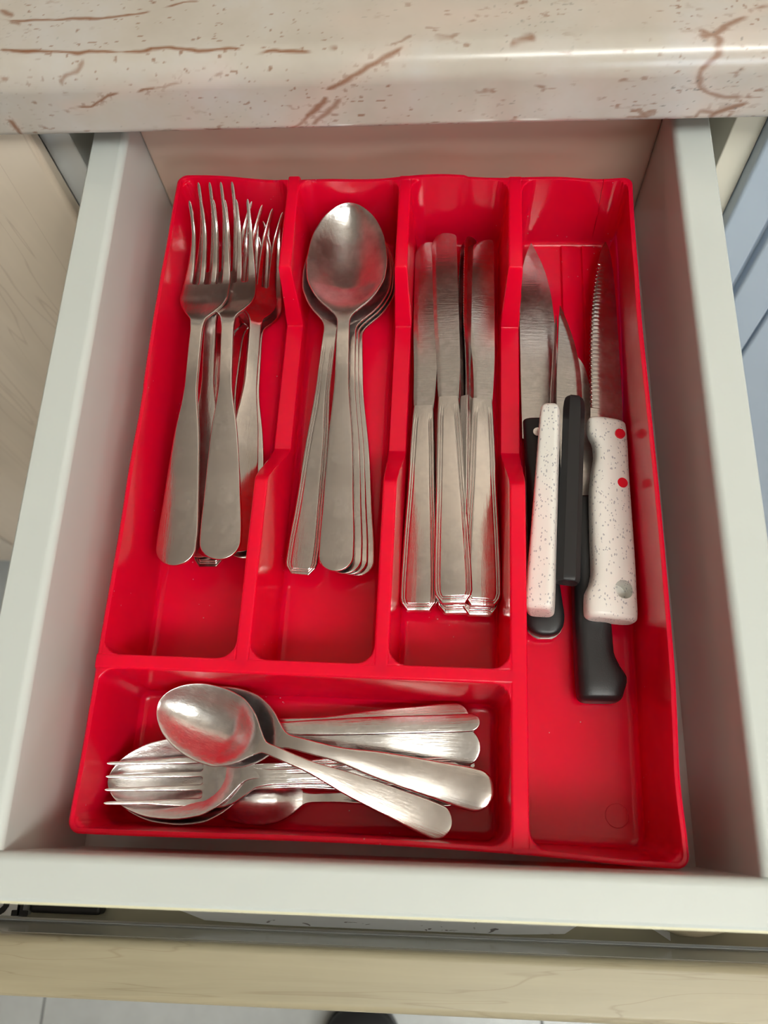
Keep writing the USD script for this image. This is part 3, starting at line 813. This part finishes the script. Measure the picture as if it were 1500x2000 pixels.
def make_table_knife(name, L, joint, butt_w, joint_w, blade_w, metal=None, tip='notch', serr=False):
    """Hollow panelled handle and a flat rounded blade."""
    t = thing(name)
    y = np.unique(np.r_[EDGE, np.linspace(3.5, joint + 1, 50)])
    hw = Pchip([0, 8, 30, 60, joint - 8, joint + 1], [butt_w / 2 * .98, butt_w / 2, butt_w / 2 * .93, butt_w / 2 * .78, joint_w / 2, joint_w / 2 * .9])(y)
    hw = np.where(y < 4.2, hw - (4.2 - y) * 0.7, hw)
    rel = lambda e, yy: (grooves(np.minimum(e, np.minimum(yy, joint - 6 - yy + 2.0))) * np.clip((joint - 6 - yy) / 2, 0, 1))
    tk = Pchip([0, 5, 60, joint + 1], [3.4, 5.2, 5.2, 4.2])(y)
    zc = Pchip([0, 5, 60, joint + 1], [4.4, 5.4, 5.4, 4.8])(y)
    obj('handle', sheet(y, hw, zc, tk, None, rel, True, crown=0.5), metal or STEEL, t, smooth=35)
    yb = np.unique(np.r_[np.linspace(joint - 1, L - 12, 40 if not serr else 160), L - 12 * (1 - np.sin(np.linspace(0, np.pi / 2, 22)))])
    s = (yb - joint) / (L - joint)
    xr = Pchip([-.05, .05, .3, 1.0], [joint_w * .40, blade_w * .42, blade_w * .5, blade_w * .5])(s)
    xl = -Pchip([-.05, .06, .2, .5, .85, 1.0], [joint_w * .40, blade_w * .40, blade_w * .42, blade_w * .50, blade_w * .52, blade_w * .50] if not serr else [joint_w * .40, blade_w * .34, blade_w * .38, blade_w * .60, blade_w * .54, blade_w * .44])(s)
    if serr:
        xl = xl + np.where((s > .30) & (s < .92), 0.22 * (np.sin(yb * 2 * np.pi / 1.5)), 0)
    c = np.clip((L - yb) / 9.0, 0, 1)
    fr = np.sqrt(np.clip(1 - (1 - c) ** 2, 0, 1))
    xl = xr - (xr - xl) * np.clip(.22 + .78 * fr, 0, 1) if tip == 'round' else xl * (0.15 + .85 * fr) + 0 * xr
    xr = xr * np.sqrt(np.clip(1 - (1 - np.clip((L - yb) / 3.0, 0, 1)) ** 2, 0.02, 1)) if tip != 'round' else xr - (xr - xl) * .25 * (1 - np.sqrt(np.clip(1 - (1 - np.clip((L - yb) / 3, 0, 1)) ** 2, 0, 1)))
    cc = COLS[None]
    zt = 3.6 + 0 * yb[:, None] + 0 * cc
    w = np.clip(cc * 6, 0, 1)
    tkb = Pchip([-.05, .15, 1], [2.6, 1.6, 1.2])(s)[:, None] * (0.35 + .65 * w)
    obj('blade', solid(yb, xl, xr, zt + tkb / 2, zt - tkb / 2, COLS), STEEL_BLADE, t, smooth=40)
    return t, L, 4.4, 3.6


def pose(tool, butt, tip, roll=0.0, sc=None):
    """Row-vector matrix that lays the tool so that its butt and tip stand at two points (mm); roll turns it about its length."""
    _, L, z0, z1 = tool
    P0, P1 = np.array(butt, float), np.array(tip, float)
    a = np.array([0, 0, z0]); b = np.array([0, L, z1])
    def frame(d, up):
        y = d / np.linalg.norm(d); x = np.cross(y, up); x /= np.linalg.norm(x)
        return np.stack([x, y, np.cross(x, y)], 1)
    Fl = frame(b - a, np.array([0, 0, 1.0]))
    r_ = math.radians(roll)
    Rr = np.array([[math.cos(r_), 0, math.sin(r_)], [0, 1, 0], [-math.sin(r_), 0, math.cos(r_)]])
    Fw = frame(P1 - P0, np.array([0, 0, 1.0])) @ Rr
    Q = Fw @ Fl.T
    mid = (P0 + P1) / 2 - Q @ ((a + b) / 2)
    # keep the true length: the butt stays where it is
    mid = P0 - Q @ a
    m_ = np.eye(4); m_[:3, :3] = Q.T; m_[3, :3] = mid * MM
    return m_


def lay(tool, i, butt, tip, roll, label, cat, group):
    m_ = pose(tool, butt, tip, roll)
    if i == 0:
        UsdGeom.Xformable(tool[0]).MakeMatrixXform().Set(Gf.Matrix4d(m_.tolist()))
        return tag(tool[0], label, cat, group)
    return copy_of(tool[0], label, m_, group, cat)


# ------------------------------------------------------------------ forks in the first compartment
FORK = make_fork('fork', 187, 25.0, 147, 120, 19.5, 6.2, tip_z=16.0)
LFORK = make_fork('long_fork', 193, 25.0, 150, 122, 19.5, 6.2, tip_z=16.0)
G = 'dinner forks in the fork compartment'
for i, (b_, t_, ro, lb) in enumerate((
        ((-98.9, 121.7, -49), (-96.1, 306.6, -21.6), -3, 'plain steel dinner fork lying on top against the outer tray wall'),
        ((-77.4, 124.6, -48), (-84.7, 310.0, -25.5), 2, 'plain steel dinner fork in the middle of the fork compartment, wide handle on top'),
        ((-72.0, 131.5, -57), (-68.8, 317.3, -40), 32, 'steel dinner fork tipped on its side beside the first divider'),
        ((-70.5, 130.5, -65), (-73.0, 316.0, -49), 10, 'steel dinner fork underneath the tipped fork, dark in its shade'),
        ((-87.0, 130.5, -63.5), (-81.5, 316.0, -53.5), -22, 'steel dinner fork turned on edge between the two top forks'))):
    lay(FORK, i, b_, t_, ro, lb, 'fork', G)
lay(LFORK, 0, (-92.8, 131.3, -67), (-93.0, 318.6, -23), 0, 'steel dinner fork whose tines rise highest above the back of the tray', 'fork', G)
PFORK = make_fork('panelled_fork', 190, 24.0, 148, 121, 15.5, 6.4, 'octagon')
lay(PFORK, 0, (-88.8, 127.5, -69.5), (-92.0, 316.0, -51), 0, 'grooved steel fork with an eight-sided handle end at the bottom of the fork pile', 'fork', G)

# ------------------------------------------------------------------ spoons in the second compartment
SPOON = make_spoon('tablespoon', 197.5, 73, 42, 9.5, 16.5, 6.4)
G = 'tablespoons in the spoon compartment'
for i, (b_, t_, ro, lb) in enumerate((
        ((-24.2, 121.3, -53.5), (-25.3, 319, -38.0), 0, 'plain steel tablespoon on top of the spoon stack'),
        ((-20.8, 121.9, -59.6), (-24.0, 321, -49.8), 1, 'plain steel tablespoon second from the top of the plain spoons'),
        ((-18.2, 122.3, -62.4), (-23.4, 321.3, -52.6), 1, 'plain steel tablespoon third from the top of the plain spoons'),
        ((-15.0, 122.6, -65.2), (-22.8, 321.6, -55.4), 2, 'plain steel tablespoon lowest of the plain ones, its handle end nearest the second divider'))):
    lay(SPOON, i, b_, t_, ro, lb, 'spoon', G)
PSPOON = make_spoon('panelled_tablespoon', 196, 72, 39.5, 9.5, 15.5, 7.0, 'octagon')
lay(PSPOON, 0, (-41.9, 121.6, -60.5), (-26.3, 318, -44.0), -1, 'tablespoon with a grooved eight-sided handle beside the plain spoon handles', 'spoon', G)

# ------------------------------------------------------------------ table knives in the third compartment
KNIFE = make_table_knife('table_knife', 205, 104, 17.2, 11.0, 13.0)
G = 'table knives in the third compartment'
for i, (b_, t_, ro, lb) in enumerate((
        ((14.0, 104.9, -60), (16.2, 310.5, -61), -5, 'grooved table knife lying next to the second divider'),
        ((30.0, 106.9, -53), (25.0, 309.7, -56), -2, 'grooved table knife on top in the middle of the knife row'),
        ((31.4, 105.0, -64.5), (24.0, 309, -65), 0, 'grooved table knife hidden under the middle one, only its end showing'))):
    lay(KNIFE, i, b_, t_, ro, lb, 'table knife', G)
KNIFE2 = make_table_knife('serrated_table_knife', 202, 104, 17.2, 11.0, 12.5, tip='round', serr=True)
for i, (b_, t_, ro, lb) in enumerate((
        ((43.0, 106.3, -55), (45.3, 306.5, -57), 8, 'grooved table knife with a finely serrated blade on top beside the third divider'),
        ((42.4, 104.2, -64), (43.0, 306.0, -64.5), 3, 'serrated table knife underneath, its eight-sided end peeping out beside the third divider'),
        ((38.2, 107.2, -60), (39.0, 306.0, -54.5), 60, 'table knife standing on edge beside the serrated top knife, its dark face turned up'),
        ((34.4, 108.5, -63), (38.4, 307.5, -60), 46, 'table knife standing on edge behind the middle handle'))):
    lay(KNIFE2, i, b_, t_, ro, lb, 'table knife', G)


# ------------------------------------------------------------------ kitchen knives in the long compartment
def loft(rows, n=36, p=3.0, closed=True):
    """rows: (y, xl, xr, zb, zt, p): closed super-elliptic sections, capped."""
    a = np.linspace(0, 2 * np.pi, n, endpoint=False) + np.pi / n
    V_ = []
    for r_ in rows:
        y, xl, xr, zb, zt = r_[:5]
        k = 2.0 / (r_[5] if len(r_) > 5 else p)
        cx, hx, cz, hz = (xl + xr) / 2, (xr - xl) / 2, (zb + zt) / 2, (zt - zb) / 2
        V_.append(np.c_[cx + hx * np.sign(np.cos(a)) * np.abs(np.cos(a)) ** k, np.full(n, y), cz + hz * np.sign(np.sin(a)) * np.abs(np.sin(a)) ** k])
    m_ = len(V_)
    V_ = np.vstack(V_ + [[V_[0].mean(0)], [V_[-1].mean(0)]])
    F_ = []
    i = np.arange(n); j = (i + 1) % n
    for k in range(m_ - 1):
        F_ += [np.c_[k * n + i, (k + 1) * n + i, (k + 1) * n + j], np.c_[k * n + i, (k + 1) * n + j, k * n + j]]
    F_ += [np.c_[np.full(n, m_ * n), i, j], np.c_[np.full(n, m_ * n + 1), (m_ - 1) * n + j, (m_ - 1) * n + i]]
    return trimesh.Trimesh(V_ * MM, np.vstack(F_), process=False)


def rows_from(ys, xl, xr, zb, zt, p=3.0, r0=2.5, r1=1.5):
    """Section rows through control points, the two ends rounded off."""
    y0, y1 = ys[0], ys[-1]
    yy = np.unique(np.r_[np.linspace(y0, y1, 46), y0 + r0 * (1 - np.cos(np.linspace(0, np.pi / 2, 8))), y1 - r1 * (1 - np.cos(np.linspace(0, np.pi / 2, 8)))])
    f_ = [Pchip(ys, np.broadcast_to(q, np.shape(ys)).astype(float))(yy) for q in (xl, xr, zb, zt)]
    out = []
    for k, y in enumerate(yy):
        ins = 0.0
        if y - y0 < r0:
            ins = r0 * (1 - math.sqrt(max(0, 1 - (1 - (y - y0) / r0) ** 2)))
        if y1 - y < r1:
            ins = max(ins, r1 * (1 - math.sqrt(max(0, 1 - (1 - (y1 - y) / r1) ** 2))))
        a_, b_, c_, d_ = (q[k] for q in f_)
        iz = min(ins, (d_ - c_) * .42); ix = min(ins, (b_ - a_) * .42)
        out.append((y, a_ + ix, b_ - ix, c_ + iz, d_ - iz, p))
    return out


def blade(ys, left, right, z, th, edge='right', bevel=3.0, n=110, tip=True, serr=None):
    """Flat blade between two outlines, thinning over the bevel towards its edge."""
    y0, y1 = ys[0], ys[-1]
    yy = np.unique(np.r_[np.linspace(y0, y1, n), y1 - 4 * (1 - np.sin(np.linspace(0, np.pi / 2, 12)))])
    L_, R_ = Pchip(ys, left)(yy), Pchip(ys, right)(yy)
    dent = np.zeros((len(yy), 1))
    if serr is not None:
        per, amp, a0, a1, _ = serr
        on = (yy > a0) & (yy < a1)
        ph = np.abs(np.sin((yy - a0) * np.pi / per))
        L_ = L_ + np.where(on, amp * (1 - ph), 0)
        dent = np.where(on, ph, 0)[:, None]
    w = np.maximum(R_ - L_, .05)
    base = np.array([0, .25, .5, .8, 1.2, 1.7, 2.3, 3.0, 3.6])
    k = np.minimum(1, w / 9.0)[:, None]
    cl = base[None] * k / w[:, None]
    mid = cl[:, -1:] + (1 - cl[:, -1:]) * np.linspace(0, 1, 12)[1:][None]
    cols = np.hstack([cl, mid])
    if edge == 'right':
        cols = 1 - cols[:, ::-1]
    e = (cols if edge == 'left' else 1 - cols) * w[:, None]
    half = th / 2 * np.clip(.06 + e / bevel, 0, 1)
    zt, zb = z + half, z - half
    if serr is not None:
        zt = zt - serr[4] * dent * np.clip(1 - e / 1.5, 0, 1)
    v_, q_ = solid(yy, L_, R_, zt, zb, cols)
    return v_, q_


G = 'kitchen knives in the long compartment'
# P1: kitchen knife with a black riveted handle, lowest along the third divider
T = thing('kitchen_knife', 'large kitchen knife with a black riveted handle, long bare blade against the divider', 'knife', group=G)
MBK = STEEL_BLADE
y_ = np.array([100, 118, 150, 180, 196, 206, 213, 219.0])
obj('blade', blade(y_, [-7.6, -7.6, -7.4, -7.0, -6.0, -4.0, -2.0, .2], [11.4, 11.8, 11.6, 10.2, 8.0, 5.4, 2.8, .45], 4.0, 1.9, 'right', 5.5), STEEL_BLADE, T, smooth=25)
obj('handle', loft(rows_from(np.array([0, 1, 3, 6, 10, 16, 40, 75, 100, 110.0]), np.array([-3.2, -5.0, -7.2, -8.6, -9.0, -8.4, -6.6, -6.4, -7.0, -7.2]), np.array([3.2, 5.0, 7.2, 8.6, 9.0, 8.4, 6.4, 6.8, 9.0, 9.4]), .6, np.array([8.6, 9.0, 9.5, 9.8, 10, 10, 10.2, 10.2, 9.6, 9.0]), 3.2, 1.6, 1.2)), BLACK, T, smooth=45)
tang = trimesh.creation.extrude_polygon(Polygon([(-8.8, 10), (-8.2, 16), (-6.4, 40), (-6.2, 100), (8.6, 100), (6.6, 75), (6.2, 40), (8.2, 16), (8.8, 10), (8.5, 6), (7.2, 3), (5, .8), (3.2, -.1), (-3.2, -.1), (-5, .8), (-7.2, 3), (-8.5, 6)]).buffer(.2), 1.8, engine='earcut')
tang.vertices *= MM; tang.vertices[:, 2] += 1.4 * MM; obj('tang', tang, STEEL, T)
for yy_ in (101, 62, 22):
    c = trimesh.creation.cylinder(2.3 * MM, 10.6 * MM, sections=24); c.apply_translation((-.6 * MM, yy_ * MM, 5.4 * MM)); obj('rivet', c, STEEL, T, smooth=40)
KP1 = (T, 219, 5.0, 5.0)
UsdGeom.Xformable(T).MakeMatrixXform().Set(Gf.Matrix4d(pose(KP1, (71.7, 94.7, -66.0), (72.3, 313.0, -66), 0).tolist()))

# P3: small knife with a black faceted handle
T = thing('small_black_knife', 'small knife with a black ridged handle between the two white handles', 'knife', group=G)
obj('blade', blade(np.array([50, 70, 95, 110, 125, 138, 148.5]), [-5.0, -6.0, -8.6, -8.9, -8.9, -8.9, -8.8], [4.6, 4.6, 4.2, 3.0, 0.0, -4.2, -8.6], 4.6, 1.3, 'right', 3.0), STEEL_BLADE, T, smooth=25)
hb_ = [(-5.2, 1.0), (-5.4, 5.0), (-3.0, 8.6), (2.4, 9.0), (5.2, 6.6), (5.4, 2.0), (4.0, 0), (-4.0, 0)]
sec = Polygon(hb_).buffer(-.5).buffer(.5, quad_segs=4)
pts2 = np.array(sec.exterior.coords)[:-1]
ysec = np.r_[0, .4, 1.2, 2.5, 30, 60, 88, 92, 94.2, 95.2]
scl = np.r_[.86, .93, .98, 1, 1.0, .99, 1.0, .94, .84, .7]
cc_ = pts2.mean(0)
V_ = np.vstack([np.c_[cc_[0] + (pts2[:, 0] - cc_[0]) * s_ + (0.0), np.full(len(pts2), y), cc_[1] + (pts2[:, 1] - cc_[1]) * s_] for y, s_ in zip(ysec, scl)])
n_ = len(pts2); i_ = np.arange(n_); j_ = (i_ + 1) % n_
F_ = np.vstack([np.vstack([np.c_[k * n_ + i_, k * n_ + j_, (k + 1) * n_ + j_], np.c_[k * n_ + i_, (k + 1) * n_ + j_, (k + 1) * n_ + i_]]) for k in range(len(ysec) - 1)] + [np.c_[np.full(n_ - 2, 0), i_[2:], i_[1:-1]], np.c_[np.full(n_ - 2, (len(ysec) - 1) * n_), (len(ysec) - 1) * n_ + i_[1:-1], (len(ysec) - 1) * n_ + i_[2:]]])
hm = trimesh.Trimesh(V_ * MM, F_, process=False); hm.fix_normals()
obj('handle', hm, BLACK, T, smooth=20)
KP3 = (T, 148.5, 5.0, 4.6)
UsdGeom.Xformable(T).MakeMatrixXform().Set(Gf.Matrix4d(pose(KP3, (80.6, 116.1, -50.0), (93.0, 264.1, -56), 8).tolist()))

# P2: small knife with a speckled white handle, lying on its back edge
T = thing('white_handled_knife', 'slim knife with a speckled white handle lying on edge over the black handle', 'knife', group=G)
obj('blade', blade(np.array([90, 110, 130, 145, 155.0]), [-6.0, -5.6, -4.2, -2.4, -.1], [5.6, 5.4, 4.4, 2.8, .1], 0.2, 1.4, 'left', 4.0), STEEL_BLADE, T, smooth=25)
obj('handle', loft(rows_from(np.array([0, 5, 40, 80, 95, 102.0]), np.array([-8.5, -9.5, -8.5, -8.0, -7.4, -6.6]), np.array([8.5, 9.5, 8.0, 7.6, 7.2, 6.4]), np.array([-6.0, -6.2, -5.6, -4.9, -4.7, -4.0]), np.array([6.0, 6.2, 5.6, 4.9, 4.7, 4.0]), 5.0, 2.2, 3.0)), SPECK, T, smooth=45)
KP2 = (T, 155, 0.0, 0.0)
UsdGeom.Xformable(T).MakeMatrixXform().Set(Gf.Matrix4d(pose(KP2, (67.5, 101.5, -48.0), (81.2, 255.5, -50), 80).tolist()))

# P4: knife with a thick black moulded handle, lowest, reaching furthest to the front
T = thing('black_handled_knife', 'knife with a thick black moulded handle hooked at its end, nearest the front', 'knife', group=G)
obj('blade', blade(np.array([92, 110, 135, 155, 168, 177.5]), [-8.0, -8.0, -7.0, -4.5, -2.2, -.2], [7.6, 7.6, 7.4, 6.6, 4.8, .1], 6.0, 1.4, 'left', 4.0), STEEL_BLADE, T, smooth=25)
obj('handle', loft(rows_from(np.array([0, 4, 10, 16, 22, 34, 60, 85, 97.0]), np.array([-9.8, -10.4, -10.6, -10.6, -10.4, -10.0, -9.2, -9.0, -9.0]), np.array([8.4, 9.8, 11.6, 8.6, 6.6, 6.6, 7.2, 8.4, 8.6]), .4, np.array([12.5, 14, 14.5, 14.6, 14.6, 14.8, 15, 14, 12.5]), 3.4, 2.6, 2.0)), BLACK, T, smooth=45)
KP4 = (T, 177.5, 6.0, 6.0)
UsdGeom.Xformable(T).MakeMatrixXform().Set(Gf.Matrix4d(pose(KP4, (95.0, 66.0, -67.0), (92.6, 243.3, -67), 2).tolist()))

# P5: serrated knife with a speckled white handle and red rivets
T = thing('serrated_knife', 'serrated bread knife with a speckled white handle and two red rivets', 'knife', group=G)
obj('blade', blade(np.array([92, 105, 127, 155, 177, 193, 202, 207.5]), [-8.6, -8.6, -8.8, -8.4, -6.8, -4.2, -2.2, -.1], [7.6, 7.6, 6.9, 5.8, 4.8, 3.4, 2.0, .3], 7.0, 1.4, 'left', 4.5, n=700, serr=(2.4, .5, 106, 192, .8)), STEEL_BLADE, T, smooth=25)
hp = rows_from(np.array([0, 5, 11, 16, 22, 40, 58, 72, 80, 86, 92, 97, 101.0]),
               np.array([-11.2, -11.6, -11.4, -9.4, -8.4, -9.0, -9.2, -8.0, -6.8, -7.4, -10.0, -10.2, -9.4]),
               np.array([11.8, 12.0, 11.8, 11.7, 11.6, 11.0, 10.2, 9.6, 9.4, 9.3, 9.2, 9.0, 8.0]), np.array([1, .4, .4, .6, 1, 1.4, 1.4, 1.4, 1.6, 2, 2, 2.4, 3]),
               np.array([13.2, 14.0, 14.0, 13.8, 13.6, 13.2, 13, 12.8, 12.6, 12.4, 12.0, 11.4, 10.4]), 3.0, 2.2, 2.6)
hm = loft(hp)
hm.fix_normals()
mh = m3.Manifold(m3.Mesh(np.asarray(hm.vertices, np.float32), np.asarray(hm.faces, np.uint32)))
bore = m3.Manifold.cylinder(.03, .0043, .0043, 40).translate((.0040, .0135, .0050))
mh2 = mh - bore
obj('handle', mh2 if mh2.num_tri() > 50 else hm, SPECK, T, smooth=45)
for yy_, xx_ in ((91.0, 3.9), (65.5, 4.6)):
    c = trimesh.creation.cylinder(2.45 * MM, 13.0 * MM, sections=32); c.apply_translation((xx_ * MM, yy_ * MM, 6.55 * MM)); obj('rivet', c, RED_DOT, T, smooth=40)
KP5 = (T, 207.5, 7.0, 7.0)
UsdGeom.Xformable(T).MakeMatrixXform().Set(Gf.Matrix4d(pose(KP5, (99.2, 100.2, -56.0), (110.2, 298.5, -59), 12).tolist()))

# ------------------------------------------------------------------ small cutlery in the front compartment
G = 'small cutlery in the front compartment'
TS = lambda nm, *a, **k: make_spoon(nm, *a, **k)
t5 = make_spoon('dessert_spoon', 155, 62, 33.5, 7, 13.5, 6.0, metal=STEEL_SCR, style='octagon')
lay(t5, 0, (40.5, 33.0, -66.5), (-116.5, 25.0, -51), 0, 'dessert spoon with its bowl right under the other dessert spoon', 'spoon', G)
lay(t5, 1, (39.0, 40.5, -63), (-117.0, 26.0, -47), 2, 'dessert spoon whose wide bowl lies under the small fork', 'spoon', G)
t3 = make_fork('dessert_fork', 154, 22.5, 115, 88, 12.5, 6.4, 'octagon', rise=8.0, tip_z=9.0, tine_w=2.5, metal=STEEL_SCR)
lay(t3, 0, (38.6, 35.6, -60.0), (-115.5, 25.4, -43.5), 0, 'small dessert fork lying across a spoon bowl in the front compartment', 'fork', G)
t6 = make_spoon('coffee_spoon', 106, 44, 21.5, 5, 9.0, 4.2, style='soft', rise=7, rim=5.5)
lay(t6, 0, (31.5, 25.4, -67.0), (-73.8, 20.9, -66), 180, 'little coffee spoon lying face down by the front wall of the tray', 'spoon', G)
t8 = make_spoon('teaspoon', 132, 48, 29, 6, 13.0, 4.6, style='round', rise=8, rim=7)
lay(t8, 0, (36.9, 58.0, -63), (-93.7, 50.5, -62), 0, 'teaspoon mostly hidden behind the narrow straight handle', 'spoon', G)
t9 = make_spoon('flared_teaspoon', 136, 48, 29.5, 6, 16.5, 5.0, style='round', rise=8, rim=7, metal=STEEL_SCR)
lay(t9, 0, (41.5, 44.6, -58), (-93.6, 49.0, -60), -8, 'teaspoon with a wide flared scratched handle end under the long top spoon', 'spoon', G)
t7 = make_spoon('straight_teaspoon', 136, 48, 29, 6, 7.6, 5.4, style='soft', rise=8, rim=7, metal=STEEL_SCR, waist=[(0, 3.7), (8, 3.9), (40, 3.9), (70, 3.4), (92, 2.7), (136, 2.6)])
lay(t7, 0, (41.3, 55.3, -55.5), (-94.2, 47.5, -57), 4, 'teaspoon with a narrow straight handle beside the cross divider', 'spoon', G)
t2 = make_spoon('long_teaspoon', 141, 55, 33, 6, 17.0, 5.6, style='round', rise=10, rim=8, ridge=0.7)
lay(t2, 0, (46.4, 25.6, -50), (-90.3, 55.6, -49.0), -2, 'long teaspoon with a wide rounded handle lying second from the top', 'spoon', G)
t1 = make_spoon('top_teaspoon', 133, 52, 32, 7.5, 14.0, 4.6, style='round', rise=10, rim=8)
lay(t1, 0, (29.0, 12.4, -52.5), (-94.6, 58.6, -42.0), 0, 'teaspoon lying on top of the front pile, bowl full of light', 'spoon', G)
